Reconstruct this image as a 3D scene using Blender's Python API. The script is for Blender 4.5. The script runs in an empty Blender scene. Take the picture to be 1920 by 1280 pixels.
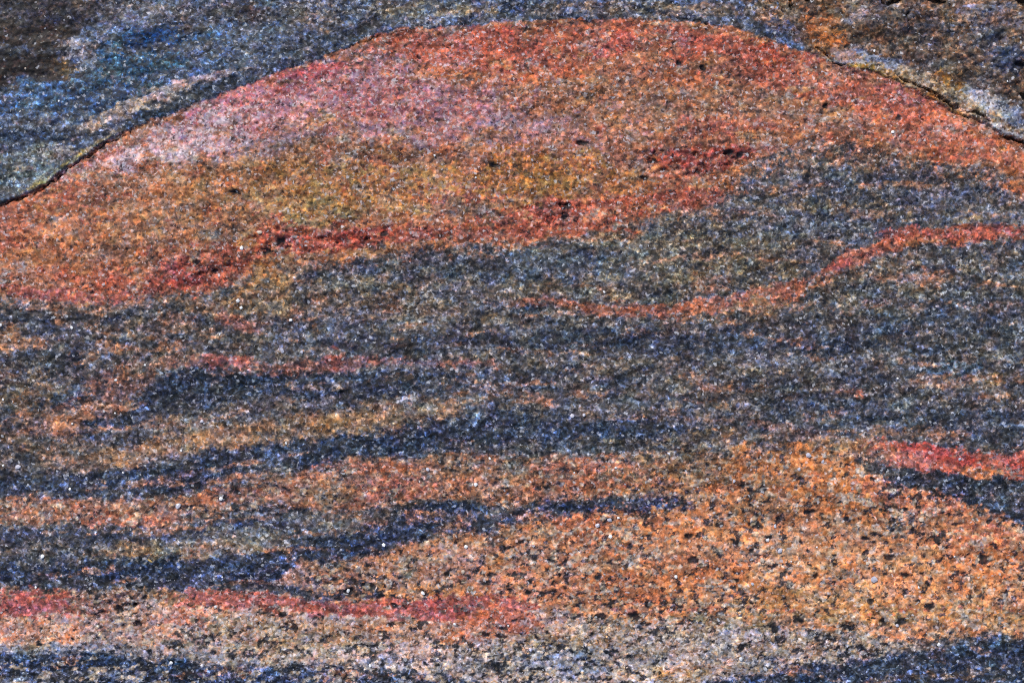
import bpy, math, random
import numpy as np

# ------------------------------------------------------------------ camera, sky, sun, exposure
S = 0.00025                      # one unit of the layout grid = 0.25 mm of rock
FW, FH = 1920.0, 1280.0
scene = bpy.context.scene
cam_d = bpy.data.cameras.new("camera"); cam = bpy.data.objects.new("camera", cam_d)
scene.collection.objects.link(cam); scene.camera = cam
cam_d.sensor_width = 36.0; cam_d.lens = 60.0
cam.location = (0, 0, FW * S * 60.0 / 36.0)
cam_d.clip_start = 0.02; cam_d.clip_end = 50.0

SUN_EL, SUN_AZ = math.radians(46), math.radians(-28)     # azimuth measured from +Y (top of the face) towards +X
sd = (math.cos(SUN_EL) * math.sin(SUN_AZ), math.cos(SUN_EL) * math.cos(SUN_AZ), math.sin(SUN_EL))
world = bpy.data.worlds.new("World"); scene.world = world; world.use_nodes = True
wn = world.node_tree; bg = wn.nodes["Background"]
sky = wn.nodes.new("ShaderNodeTexSky"); sky.sky_type = 'NISHITA'; sky.sun_disc = False
sky.sun_elevation = SUN_EL; sky.sun_rotation = SUN_AZ
sky.air_density = 1.0; sky.dust_density = 1.5
wn.links.new(sky.outputs[0], bg.inputs[0]); bg.inputs[1].default_value = 0.12
sun_d = bpy.data.lights.new("sun", 'SUN'); sun = bpy.data.objects.new("sun", sun_d)
sun_d.energy = 3.0; sun_d.angle = math.radians(0.55); sun_d.color = (1.0, 0.95, 0.88)
from mathutils import Vector
sun.rotation_euler = Vector(sd).to_track_quat('Z', 'Y').to_euler()
sun.location = Vector(sd) * 2
scene.collection.objects.link(sun)
scene.view_settings.view_transform = 'Standard'; scene.view_settings.look = 'None'
scene.view_settings.exposure = 0.0; scene.view_settings.gamma = 1.0
scene.render.engine = 'CYCLES'
scene.cycles.use_denoising = False; scene.cycles.filter_width = 1.1
scene.cycles.max_bounces = 3; scene.cycles.diffuse_bounces = 2; scene.cycles.glossy_bounces = 1
GAIN = 0.97                      # photographed tone -> base colour

# ------------------------------------------------------------------ sample grid of the rock face
def axis(lo, hi, step, grow, n):
    a = list(np.arange(lo, hi + step * .5, step))
    d = step; out_l = []; out_r = []; l = a[0]; r = a[-1]
    for i in range(n):
        d *= grow; l -= d; r += d; out_l.append(l); out_r.append(r)
    return np.array(out_l[::-1] + a + out_r)
gx = axis(-24, 1944, 2.0, 1.075, 56)
gy = axis(-24, 1304, 2.0, 1.075, 56)
X, Y = np.meshgrid(gx, gy)
X = X.astype(np.float64); Y = Y.astype(np.float64)
NY, NX = X.shape
inner = (X > -20) & (X < 1940) & (Y > -20) & (Y < 1300)

rng = np.random.RandomState(11)
_lat = [rng.rand(256, 256) for _ in range(12)]
def vnoise(x, y, k):
    L = _lat[k % 12]
    xi = np.floor(x); yi = np.floor(y); fx = x - xi; fy = y - yi
    xi = xi.astype(int); yi = yi.astype(int)
    fx = fx * fx * fx * (fx * (fx * 6 - 15) + 10); fy = fy * fy * fy * (fy * (fy * 6 - 15) + 10)
    a = L[yi & 255, xi & 255]; b = L[yi & 255, (xi + 1) & 255]
    c = L[(yi + 1) & 255, xi & 255]; d = L[(yi + 1) & 255, (xi + 1) & 255]
    return (a + (b - a) * fx) * (1 - fy) + (c + (d - c) * fx) * fy - .5
def fbm(sx, sy, seed, octv=4, gain=.5, x=None, y=None):
    x = X if x is None else x; y = Y if y is None else y
    out = 0; amp = 1; tot = 0
    for o in range(octv):
        ang = .6 + o * 1.1 + seed
        u, v = x / sx, y / sy
        c, s = math.cos(.35 * o), math.sin(.35 * o)
        out = out + amp * vnoise((u * c - v * s) * 2 ** o + 17.3 * seed + 5.1 * o, (u * s + v * c) * 2 ** o + 9.7 * seed + 3.3 * o, seed + o)
        tot += amp * amp; amp *= gain
    return out / math.sqrt(tot) / .24     # about unit variance
def sstep(t): t = np.clip(t, 0, 1); return t * t * (3 - 2 * t)
def cdf(n): return 1 / (1 + np.exp(-1.7 * n))

# band edges wander at several sizes, as foliation does
WX = X + 10 * fbm(90, 60, 1, 3) + 3.0 * fbm(14, 10, 2, 3)
WY = Y + 4.5 * fbm(150, 60, 3, 3) + 2.6 * fbm(18, 10, 4, 3)

def srgb(c): c = np.asarray(c, float) / 255; return np.where(c < .04045, c / 12.92, ((c + .055) / 1.055) ** 2.4)
T = np.zeros((NY, NX, 3)); T[:] = srgb((92, 92, 100))
D = np.zeros((NY, NX)) + .0           # share of coarse dark mineral grains
P = np.zeros((NY, NX)) + .05          # share of pale grains
K = np.zeros((NY, NX)) + 1.0          # grain contrast
PART = np.zeros((NY, NX), int)
parts = [('dark_layer', None)]
def pid(name, label=None):
    parts.append((name, label)); return len(parts) - 1
U = [cdf(fbm(a, b, c, 3, .7)) for a, b, c in ((9, 7, 1), (7, 6, 4), (12, 8, 7))]   # which grains belong to which neighbour
_turn = [0]
ALL = (slice(None), slice(None))
def put(m, col=None, d=None, p=None, k=None, part=None, w=ALL, fray=.7):
    if part is not None: PART[w][m > .5] = part
    _turn[0] += 1
    u = U[_turn[0] % 3][w]
    hard = sstep((m - u) / .22 + .5) * (m > .01)
    m = m * (1 - fray) + hard * fray
    if col is not None: T[w] += m[..., None] * (srgb(col) - T[w])
    if d is not None: D[w] += m * (d - D[w])
    if p is not None: P[w] += m * (p - P[w])
    if k is not None: K[w] += m * (k - K[w])
def bandmask(pts, soft=9, rag=1.0):
    pts = sorted(pts); xs = [q[0] for q in pts]
    yt = np.interp(WX, xs, [q[1] for q in pts]); yb = np.interp(WX, xs, [q[2] for q in pts])
    w = np.minimum(WY - yt, yb - WY) + rag * 3.0 * GR
    return sstep(w / soft + .5) * sstep((yb - yt) / soft - .15)
GR = fbm(9, 6, 5, 2)
CLIP = np.ones(X.shape)
def band(pts, col=None, d=None, p=None, k=None, soft=9, op=1.0, part=None, rag=1.0):
    put(bandmask(pts, soft, rag) * op * CLIP, col, d, p, k, part)
def blob(cx, cy, rx, ry, col=None, ang=0, d=None, p=None, k=None, op=.8, rough=.45, part=None, soft=.6):
    a = math.radians(ang); R_ = 2.2 * rx + 40; Rv = abs(R_ * math.sin(a)) + 2.2 * ry * abs(math.cos(a)) + 40; Rh = R_
    j0, j1 = np.searchsorted(gx, [cx - Rh, cx + Rh]); i0, i1 = np.searchsorted(gy, [cy - Rv, cy + Rv])
    if i1 <= i0 or j1 <= j0: return
    w = (slice(i0, i1), slice(j0, j1)); dx = WX[w] - cx; dy = WY[w] - cy
    u = (dx * math.cos(a) + dy * math.sin(a)) / rx; v = (-dx * math.sin(a) + dy * math.cos(a)) / ry
    r = np.sqrt(u * u + v * v) + rough * MOT[w] * .5
    put(sstep((1 - r) / soft + .5) * op * CLIP[w], col, d, p, k, part, w)
MOT = fbm(46, 28, 6, 4, .6)

# ------------------------------------------------------------------ 1. the banded rock, bottom to top of the face
P[:] = .07
DARK = (80, 83, 94); BLUE = (62, 70, 94); TAN = (134, 112, 98)
# grey ground of the middle layer
blob(1150, 500, 330, 80, (106, 100, 94), op=.8)
blob(1350, 470, 160, 60, (108, 99, 84), op=.6)
blob(1000, 500, 150, 36, (76, 86, 104), op=.8)
blob(820, 490, 120, 26, (66, 72, 84), op=.6, ang=-6)
blob(1600, 370, 260, 60, (88, 88, 98), op=.8, ang=8)
blob(1830, 390, 120, 40, (100, 100, 114), op=.7, ang=12)
blob(1500, 300, 120, 30, (112, 104, 100), op=.8)
blob(1700, 330, 160, 22, (74, 76, 90), op=.5, ang=10)
blob(1640, 390, 260, 10, (112, 100, 84), op=.5, ang=6)
blob(1800, 530, 160, 45, (92, 92, 94), op=.7)
blob(1560, 560, 140, 40, (94, 90, 86), op=.7)
blob(1850, 640, 120, 60, (92, 90, 92), op=.6)
blob(1640, 620, 260, 40, (72, 78, 92), op=.6)
blob(1250, 640, 340, 24, (60, 68, 88), op=.75)
blob(1420, 600, 260, 14, (70, 70, 74), op=.6)
blob(960, 640, 260, 14, (58, 62, 74), op=.6, ang=2)
blob(1050, 600, 300, 16, (96, 94, 98), op=.5)
blob(1150, 690, 280, 22, (104, 96, 90), op=.7, ang=3)
blob(1380, 730, 300, 30, (92, 88, 88), op=.6, ang=3)
blob(1010, 740, 240, 14, (78, 78, 88), op=.5)
blob(1640, 740, 300, 30, (92, 91, 98), op=.6, ang=3)
blob(1750, 790, 260, 30, (72, 80, 98), op=.7, ang=5)
blob(1800, 690, 30, 20, (70, 92, 112), op=.6)
blob(1850, 715, 30, 12, (110, 92, 60), op=.5)
blob(620, 560, 180, 40, (116, 104, 92), op=.7, ang=4)
blob(500, 540, 70, 45, (136, 114, 90), op=.8, ang=-30)
blob(700, 590, 180, 22, (104, 96, 92), op=.6)
blob(620, 610, 90, 22, (96, 98, 112), op=.6)
blob(760, 640, 200, 12, (58, 60, 72), op=.7)
blob(850, 605, 120, 12, (112, 104, 96), op=.5)
band([(860, 563, 563), (900, 558, 572), (990, 562, 574), (1060, 568, 576), (1120, 572, 578)], (142, 112, 104), soft=8, op=.6)
# left part of the layer
blob(90, 590, 170, 18, (66, 70, 82), op=.8, ang=2)
blob(60, 625, 120, 14, (92, 90, 98), op=.7)
blob(260, 600, 140, 20, (92, 84, 82), op=.7, ang=8)
blob(220, 640, 50, 24, (58, 62, 74), op=.7)
blob(345, 610, 60, 24, (134, 102, 86), op=.75, ang=30)
blob(400, 570, 110, 30, (116, 100, 88), op=.7, ang=20)
blob(460, 598, 50, 16, (160, 108, 98), op=.7, ang=15)
blob(410, 640, 90, 16, (100, 92, 88), op=.7, ang=15)
blob(30, 652, 62, 16, (170, 124, 92), op=.85)
blob(10, 640, 40, 30, (150, 108, 84), op=.6)
blob(205, 655, 34, 14, (168, 126, 96), op=.75)
blob(160, 680, 24, 16, (160, 116, 86), op=.7, ang=35)
blob(110, 690, 120, 30, (86, 86, 94), op=.6)
blob(30, 735, 60, 40, (112, 104, 98), op=.7, ang=20)
blob(85, 715, 40, 20, (136, 116, 96), op=.7, ang=40)
blob(110, 755, 110, 18, (66, 76, 96), op=.8, ang=-28)
blob(190, 700, 90, 20, (88, 84, 92), op=.6, ang=-20)
blob(300, 680, 100, 12, (110, 94, 84), op=.6, ang=-12)
blob(270, 705, 90, 14, (128, 98, 90), op=.8, ang=-30)
blob(190, 745, 80, 18, (122, 94, 86), op=.75, ang=-38)
blob(60, 800, 70, 34, (138, 106, 92), op=.8, ang=-30)
blob(150, 785, 30, 16, (178, 128, 100), op=.8, ang=-20)
blob(20, 790, 40, 30, (72, 74, 86), op=.6)
blob(30, 840, 70, 26, (92, 86, 84), op=.8)
blob(130, 830, 80, 24, (98, 88, 86), op=.8)
V = pid('vein', 'thin faint pink vein above the upper dark band at the left')
band([(300, 690, 690), (350, 680, 694), (420, 668, 688), (470, 672, 686), (540, 677, 690), (620, 662, 692), (700, 664, 684), (760, 668, 686), (850, 676, 692), (930, 680, 690), (960, 686, 686)],
     (152, 106, 102), p=.08, soft=10, op=.85, part=V)
blob(420, 676, 45, 10, (168, 94, 88), op=.8)
blob(632, 668, 22, 20, (176, 92, 78), op=.9)
blob(800, 676, 60, 8, (96, 92, 98), op=.6)
B = pid('dark_band', 'blue-black band rising from the left under the faint pink vein')
band([(90, 830, 830), (150, 800, 818), (210, 770, 800), (260, 735, 785), (310, 705, 770), (380, 692, 762), (480, 690, 752), (600, 695, 752), (720, 697, 748), (850, 700, 736), (980, 708, 722), (1010, 715, 715)],
     (57, 67, 92), p=.10, k=1.15, soft=19, op=.93, part=B)
blob(480, 752, 160, 16, (80, 80, 92), op=.7)
blob(360, 770, 90, 14, (104, 94, 90), op=.7, ang=-8)
blob(900, 730, 120, 12, (84, 84, 92), op=.6)
blob(930, 745, 60, 12, (138, 104, 86), op=.6)
A = pid('tan_band', 'ochre tan band between two blue-black bands at the left')
band([(60, 900, 900), (110, 862, 880), (180, 840, 885), (250, 835, 872), (320, 800, 850), (400, 790, 846), (480, 785, 832), (560, 782, 820), (640, 774, 812), (720, 768, 808), (800, 752, 800), (850, 760, 775), (880, 768, 768)],
     (142, 115, 98), p=.14, soft=14, part=A, op=.95)
blob(265, 855, 42, 14, (180, 140, 110), op=.85, ang=-15)
blob(420, 815, 70, 16, (168, 128, 98), op=.7, ang=-8)
blob(640, 795, 90, 12, (164, 130, 98), op=.8, ang=-6)
blob(330, 790, 60, 16, (122, 108, 98), op=.6)
blob(760, 770, 60, 22, (124, 114, 104), op=.7)
blob(140, 870, 60, 14, (130, 104, 90), op=.7)
B2 = pid('dark_band', 'long blue-black band crossing the middle of the rock face')
band([(0, 898, 930), (120, 890, 930), (220, 878, 928), (300, 868, 925), (400, 840, 912), (480, 832, 890), (560, 822, 885), (640, 812, 880), (720, 806, 862), (800, 792, 842), (880, 772, 832), (960, 778, 832), (1060, 780, 832), (1160, 786, 830), (1260, 790, 826), (1340, 800, 812), (1370, 806, 806)],
     (55, 65, 90), p=.10, k=1.15, soft=19, op=.93, part=B2)
blob(500, 885, 70, 18, (92, 88, 86), op=.7)
blob(70, 880, 110, 16, (84, 82, 86), op=.7)
blob(430, 855, 40, 16, (78, 78, 88), op=.5)
blob(1080, 842, 240, 10, (92, 94, 104), op=.7)
blob(1240, 780, 130, 14, (100, 92, 90), op=.5)
# coarse orange granite filling the lower right
G = pid('orange_layer', 'coarse orange granite layer speckled with black grains at the lower right')
band([(560, 1080, 1080), (600, 1050, 1120), (680, 1038, 1140), (760, 1010, 1170), (850, 1000, 1190), (950, 988, 1195), (1060, 975, 1190), (1180, 960, 1180), (1260, 905, 1175), (1350, 872, 1180), (1440, 858, 1185), (1540, 850, 1190),
      (1600, 858, 1200), (1680, 895, 1210), (1760, 925, 1200), (1840, 955, 1192), (1920, 985, 1188)],
     (204, 142, 102), d=.19, p=.10, k=.9, soft=18, part=G)
C = pid('orange_band', 'salmon orange band with pale grains above the lower dark band')
band([(0, 936, 982), (100, 936, 985), (200, 940, 985), (300, 930, 988), (400, 922, 962), (480, 912, 955), (560, 895, 952), (640, 878, 958), (720, 866, 950), (800, 850, 945), (860, 845, 940), (940, 858, 942), (1020, 862, 945), (1120, 860, 940), (1220, 850, 935), (1320, 845, 940), (1380, 850, 930), (1420, 870, 870)],
     (158, 114, 94), d=.10, p=.09, soft=12, part=C)
blob(60, 955, 160, 20, (150, 104, 82), op=.7)
blob(230, 975, 70, 10, (172, 100, 80), op=.8)
blob(410, 932, 34, 14, (192, 112, 78), op=.85)
blob(340, 955, 50, 16, (178, 130, 108), op=.7)
blob(490, 925, 70, 14, (128, 100, 100), op=.7)
blob(540, 950, 80, 12, (92, 96, 108), op=.8)
blob(600, 925, 40, 12, (150, 124, 104), op=.6)
blob(690, 885, 70, 16, (186, 108, 78), op=.8)
blob(740, 920, 70, 22, (172, 104, 92), op=.7)
blob(830, 925, 90, 14, (176, 118, 90), op=.6)
blob(960, 880, 90, 22, (138, 112, 94), op=.7)
blob(920, 870, 80, 8, (90, 88, 88), op=.5)
blob(820, 865, 60, 10, (140, 112, 96), op=.6)
blob(1100, 885, 110, 16, (190, 118, 90), op=.8, ang=2)
blob(1120, 915, 90, 10, (182, 112, 92), op=.6)
blob(1200, 895, 130, 14, (128, 110, 92), op=.5)
blob(1240, 920, 110, 12, (176, 124, 76), op=.6)
blob(1260, 850, 200, 16, (104, 100, 96), op=.8, ang=2)
blob(1080, 850, 160, 9, (84, 88, 98), op=.8)
blob(1300, 880, 90, 24, (140, 108, 80), op=.6)
blob(1400, 835, 90, 20, (128, 112, 100), op=.7, ang=8)
blob(1560, 845, 70, 16, (150, 118, 88), op=.8)
blob(1620, 850, 40, 22, (148, 108, 84), op=.7)
blob(1320, 780, 60, 9, (138, 122, 120), op=.7, ang=14)
blob(1430, 800, 60, 9, (146, 112, 106), op=.8, ang=14)
blob(1480, 815, 60, 12, (120, 106, 104), op=.6, ang=12)
# body of the granite: tonal patches
blob(1540, 890, 150, 40, (192, 122, 72), op=.8, ang=8)
blob(1640, 950, 240, 40, (190, 120, 80), op=.7, ang=6)
blob(1560, 935, 160, 24, (170, 112, 66), d=.26, op=.6)
blob(1800, 1010, 170, 70, (212, 146, 102), op=.7, ang=8)
blob(1700, 930, 120, 26, (190, 116, 92), op=.7, ang=12)
blob(1650, 940, 60, 16, (110, 92, 74), op=.5, ang=10)
blob(1300, 990, 190, 36, (210, 134, 86), op=.85)
blob(1500, 1040, 170, 50, (220, 154, 110), op=.8)
blob(1740, 1090, 220, 50, (218, 152, 102), op=.8)
blob(1860, 1060, 90, 60, (214, 132, 82), op=.6)
blob(1240, 1090, 160, 40, (200, 122, 82), op=.8, ang=-6)
blob(1080, 1040, 150, 36, (184, 122, 92), d=.24, op=.8)
blob(1100, 985, 100, 16, (184, 108, 78), op=.7)
blob(920, 1020, 110, 24, (170, 124, 98), op=.7)
blob(800, 1060, 130, 40, (176, 136, 120), d=.22, p=.2, op=.8)
blob(980, 1100, 120, 24, (196, 130, 108), op=.7)
blob(1640, 985, 160, 22, (150, 108, 78), op=.5)
blob(1440, 960, 100, 22, (156, 118, 92), d=.26, op=.6)
blob(1520, 1130, 200, 26, (198, 146, 96), op=.7)
blob(1700, 1150, 180, 22, (184, 138, 88), d=.24, op=.7)
blob(1850, 1160, 120, 26, (186, 140, 96), op=.7)
blob(1860, 1000, 80, 30, (200, 112, 84), op=.6)
# dark band D running up into the granite
B3 = pid('dark_band', 'blue-black band that thins out as it climbs into the orange granite')
band([(0, 990, 1048), (100, 992, 1035), (200, 990, 1022), (300, 988, 1012), (380, 975, 1005), (450, 965, 998), (520, 962, 985), (560, 970, 975)],
     (64, 70, 94), p=.08, k=1.1, soft=19, op=.93, part=B3)
blob(70, 1035, 120, 14, (84, 82, 88), op=.8)
blob(350, 1030, 150, 20, (120, 112, 102), op=.85, ang=-4)
blob(250, 1035, 34, 16, (150, 124, 98), op=.8)
blob(470, 1000, 130, 18, (112, 112, 112), op=.85, ang=-4)
blob(410, 1020, 50, 12, (146, 120, 104), op=.6)
blob(600, 990, 70, 16, (96, 98, 108), op=.7)
E = pid('dark_band', 'thick blue-black band above the red band along the lower left')
band([(0, 1058, 1104), (90, 1064, 1104), (200, 1052, 1106), (280, 1050, 1108), (360, 1050, 1110), (430, 1045, 1104), (500, 1026, 1090), (560, 1016, 1062), (620, 1000, 1046), (690, 978, 1034), (760, 962, 1008), (820, 948, 996), (880, 946, 992), (950, 960, 984), (1010, 950, 976), (1080, 946, 966), (1160, 938, 966), (1250, 934, 962), (1290, 945, 958), (1320, 950, 950)],
     (50, 61, 90), d=0, p=.10, k=1.2, soft=16, op=.95, part=E)
band([(420, 1085, 1108), (500, 1092, 1112), (600, 1100, 1118), (700, 1106, 1118), (760, 1110, 1116), (790, 1112, 1112)], (62, 66, 84), soft=9, op=.85, part=E)
blob(690, 1100, 30, 12, (52, 56, 66), op=.8)
blob(560, 1078, 60, 16, (164, 128, 116), p=.2, op=.85, ang=-12)
blob(640, 1065, 60, 18, (162, 118, 98), op=.7)
blob(610, 1092, 60, 10, (146, 116, 112), op=.7)
# pale salmon layer under the red band
F = pid('pink_layer', 'pale salmon layer with black specks under the red band at the lower left')
band([(0, 1108, 1206), (200, 1112, 1216), (320, 1112, 1232), (480, 1116, 1240), (600, 1120, 1238), (720, 1124, 1232), (860, 1128, 1226), (960, 1130, 1216), (1060, 1150, 1206), (1130, 1175, 1180)],
     (204, 164, 150), d=.14, p=.32, k=.9, soft=12, part=F)
R = pid('red_band', 'rose red band below the thick blue-black band at the lower left')
band([(0, 1110, 1160), (70, 1108, 1162), (125, 1110, 1158), (160, 1120, 1150), (200, 1128, 1134), (300, 1118, 1124), (340, 1112, 1140), (420, 1112, 1148), (500, 1118, 1146), (600, 1120, 1146), (700, 1118, 1152), (800, 1116, 1165), (880, 1118, 1172), (950, 1126, 1158), (1010, 1136, 1142)],
     (182, 94, 88), d=.04, p=.12, k=.9, soft=11, part=R, op=.92)
blob(40, 1135, 90, 20, (186, 92, 94), d=0, op=.9)
blob(170, 1130, 34, 22, (128, 108, 104), d=.2, op=.8)
blob(235, 1130, 60, 18, (120, 98, 96), d=.25, op=.7)
blob(300, 1120, 36, 12, (128, 96, 70), op=.8)
blob(80, 1185, 100, 16, (196, 130, 98), op=.8)
blob(20, 1170, 60, 10, (200, 150, 130), op=.7)
blob(220, 1175, 60, 26, (156, 136, 128), op=.7)
blob(290, 1180, 60, 18, (194, 144, 128), op=.8)
blob(370, 1165, 60, 14, (190, 114, 92), op=.7)
blob(450, 1165, 70, 16, (178, 130, 108), op=.7)
blob(500, 1185, 120, 20, (160, 138, 118), d=.22, op=.8)
blob(360, 1205, 80, 10, (120, 118, 116), d=.3, op=.8)
blob(580, 1170, 50, 16, (172, 134, 112), d=.2, op=.7)
blob(820, 1145, 60, 22, (190, 80, 78), op=.8, ang=20)
blob(700, 1135, 60, 14, (192, 92, 84), op=.7)
blob(720, 1185, 120, 20, (188, 136, 106), d=.13, op=.8)
blob(880, 1180, 70, 30, (194, 116, 84), op=.8)
blob(960, 1160, 50, 22, (202, 112, 92), op=.8)
blob(560, 1215, 150, 16, (170, 150, 128), d=.2, op=.8)
# grey speckled layer at the bottom
GB = pid('grey_layer', 'pale grey granite layer densely peppered with black along the bottom edge')
band([(640, 1240, 1300), (760, 1232, 1300), (880, 1216, 1300), (980, 1198, 1300), (1080, 1182, 1300), (1200, 1168, 1300), (1320, 1160, 1300), (1440, 1176, 1300), (1540, 1186, 1260), (1640, 1200, 1245), (1720, 1212, 1230), (1780, 1215, 1215)],
     (206, 186, 186), d=.27, p=.36, k=1.0, soft=26, part=GB)
blob(1000, 1240, 130, 30, (118, 120, 130), d=.3, op=.8)
blob(1120, 1235, 80, 26, (120, 128, 146), p=.3, op=.7)
blob(880, 1255, 90, 20, (138, 130, 130), op=.7)
blob(1260, 1200, 110, 26, (160, 142, 128), d=.24, op=.7)
blob(1380, 1240, 90, 30, (152, 134, 126), op=.7)
blob(1030, 1205, 90, 14, (176, 146, 104), op=.6)
blob(1240, 1262, 90, 16, (178, 138, 96), op=.7)
blob(1560, 1215, 120, 20, (148, 124, 100), op=.7)
blob(1140, 1180, 70, 16, (146, 128, 110), d=.32, op=.7)
blob(1350, 1165, 90, 16, (140, 126, 102), d=.3, op=.7)
BB = pid('dark_band', 'deep blue band with pale frosting along the lower left edge')
band([(0, 1208, 1400), (160, 1212, 1400), (280, 1220, 1400), (400, 1240, 1400), (520, 1246, 1400), (640, 1244, 1400), (740, 1250, 1400), (840, 1262, 1400), (930, 1285, 1400), (1000, 1300, 1400), (1100, 1305, 1400), (1200, 1400, 1400)],
     (70, 84, 118), p=.14, k=1.2, soft=14, part=BB)
blob(80, 1238, 220, 13, (52, 66, 100), op=.85, ang=1)
blob(330, 1262, 200, 12, (60, 72, 108), op=.8, ang=2)
blob(100, 1268, 190, 11, (110, 116, 134), op=.75)
blob(120, 1214, 190, 8, (150, 150, 160), p=.3, op=.8, ang=1)
blob(400, 1232, 130, 8, (138, 134, 140), p=.3, op=.7, ang=3)
blob(620, 1262, 120, 14, (84, 92, 118), op=.7)
BR = pid('dark_band', 'blue-black band at the bottom right corner under the orange granite')
band([(1280, 1290, 1400), (1400, 1268, 1400), (1500, 1254, 1400), (1580, 1250, 1400), (1660, 1240, 1400), (1720, 1222, 1400), (1800, 1208, 1400), (1860, 1200, 1400), (1920, 1192, 1400)],
     (55, 66, 92), d=0, p=.05, k=1.15, soft=18, op=.95, part=BR)
blob(1780, 1262, 110, 7, (108, 96, 88), op=.75, ang=-7)
blob(1850, 1272, 90, 6, (84, 82, 90), op=.6, ang=-6)
# veins on the right
V2 = pid('vein', 'deep red vein that wedges in at the right edge above a black band')
D2 = pid('dark_band', 'short black band beneath the deep red vein at the right edge')
band([(1590, 856, 856), (1620, 846, 882), (1680, 868, 902), (1740, 880, 920), (1800, 892, 940), (1860, 898, 962), (1920, 898, 988)],
     (64, 68, 80), d=0, p=.05, k=1.15, soft=11, part=D2)
band([(1600, 838, 838), (1650, 834, 858), (1700, 836, 874), (1760, 838, 884), (1820, 844, 890), (1870, 850, 896), (1920, 852, 900)],
     (184, 92, 78), d=.02, p=.14, k=.9, soft=15, part=V2)
blob(1660, 848, 40, 11, (176, 116, 96), op=.8, ang=8)
blob(1770, 852, 66, 12, (188, 62, 58), op=.85, ang=8)
blob(1890, 876, 50, 11, (190, 60, 50), op=.7, ang=4)
blob(1840, 888, 60, 8, (204, 124, 76), op=.8, ang=6)
blob(1720, 860, 26, 10, (186, 110, 110), op=.7)
V1 = pid('vein', 'narrow red vein curving across the grey layer to the right edge')
band([(930, 566, 566), (1000, 566, 576), (1060, 570, 582), (1110, 572, 592), (1160, 572, 594), (1220, 572, 594), (1290, 572, 594), (1350, 568, 592), (1400, 558, 582), (1460, 544, 572), (1500, 532, 560), (1545, 514, 540), (1580, 488, 520), (1620, 472, 506), (1660, 448, 484), (1700, 438, 472), (1750, 430, 460), (1800, 424, 456), (1850, 422, 450), (1920, 428, 456)],
     (168, 104, 84), d=.04, p=.10, k=.95, soft=13, part=V1, op=.95)
blob(1100, 576, 60, 7, (158, 100, 70), op=.6)
blob(1230, 582, 60, 8, (186, 108, 84), op=.7)
blob(1590, 495, 26, 13, (184, 82, 72), op=.85, ang=-25)
blob(1660, 464, 34, 14, (178, 84, 60), op=.8, ang=-28)
blob(1800, 438, 110, 11, (180, 88, 76), op=.8)
blob(1900, 438, 50, 10, (198, 90, 84), op=.8, ang=6)
blob(1740, 458, 60, 6, (190, 122, 78), op=.6, ang=-10)
blob(1530, 540, 60, 10, (164, 112, 76), op=.5, ang=-22)
blob(1430, 575, 70, 12, (132, 108, 84), op=.5, ang=-10)
blob(1640, 510, 70, 12, (120, 102, 90), op=.5, ang=-18)
blob(1612, 742, 16, 8, (176, 96, 76), op=.9)
blob(1600, 738, 50, 8, (120, 90, 88), op=.5)
# the big red lens
L = pid('red_layer', 'broad red and orange lens-shaped layer arching across the top of the rock')
band([(0, -400, 556), (60, -400, 560), (130, -400, 566), (200, -400, 566), (280, -400, 553), (340, -400, 549), (410, -400, 547), (445, -400, 528), (480, -400, 505), (540, -400, 496), (620, -400, 492), (700, -400, 486), (780, -400, 470), (850, -400, 458), (940, -400, 450), (1040, -400, 446),
      (1120, -400, 438), (1180, -400, 425), (1240, -400, 405), (1310, -400, 388), (1360, -400, 350), (1410, -400, 310), (1460, -400, 282), (1530, -400, 262), (1600, -400, 262), (1680, -400, 272), (1740, -400, 292), (1800, -400, 308), (1860, -400, 322), (1920, -400, 350)],
     (166, 110, 84), d=.035, p=.2, k=.84, soft=13, part=L)
# grains of the lens stray into the grey layer below it
band([(0, 540, 574), (300, 530, 568), (480, 485, 520), (700, 470, 498), (950, 440, 462), (1200, 405, 440), (1360, 345, 375), (1430, 300, 335), (1530, 250, 300), (1700, 262, 312), (1820, 300, 344), (1920, 335, 384)], (154, 108, 88), soft=26, op=.42)
# tonal patches in the lens
blob(120, 430, 170, 90, (182, 116, 86), op=.8, ang=-16)
blob(50, 400, 120, 34, (190, 106, 78), op=.8, ang=-22)
blob(60, 490, 140, 18, (192, 124, 82), op=.7)
blob(30, 455, 60, 10, (150, 76, 62), op=.6)
blob(190, 520, 80, 22, (186, 92, 66), op=.8, ang=12)
blob(100, 550, 120, 12, (176, 90, 82), op=.8, ang=3)
blob(20, 530, 50, 8, (110, 88, 80), op=.6)
blob(230, 480, 80, 30, (150, 104, 86), op=.6)
blob(380, 430, 150, 44, (160, 112, 78), op=.7, ang=-10)
blob(250, 380, 130, 60, (166, 106, 78), op=.8, ang=-30)
blob(250, 290, 50, 22, (174, 94, 74), op=.8, ang=-30)
blob(150, 340, 90, 20, (162, 96, 76), op=.7, ang=-32)
blob(330, 440, 60, 24, (128, 96, 84), op=.5)
blob(420, 340, 160, 56, (156, 112, 78), op=.8, ang=-16)
blob(440, 370, 50, 20, (118, 92, 80), op=.4)
blob(620, 380, 180, 40, (150, 114, 78), op=.85, ang=-6)
blob(600, 400, 80, 22, (160, 132, 88), op=.7, ang=-14)
blob(620, 300, 170, 34, (152, 108, 82), op=.7)
blob(800, 330, 170, 46, (148, 104, 82), op=.7)
blob(740, 420, 110, 18, (160, 94, 60), op=.7)
blob(870, 360, 80, 24, (164, 92, 84), op=.8)
blob(930, 410, 80, 24, (154, 120, 98), op=.7, ang=20)
blob(1000, 300, 70, 26, (158, 96, 46), op=.85)
blob(1030, 345, 90, 20, (162, 110, 60), op=.8)
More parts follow.
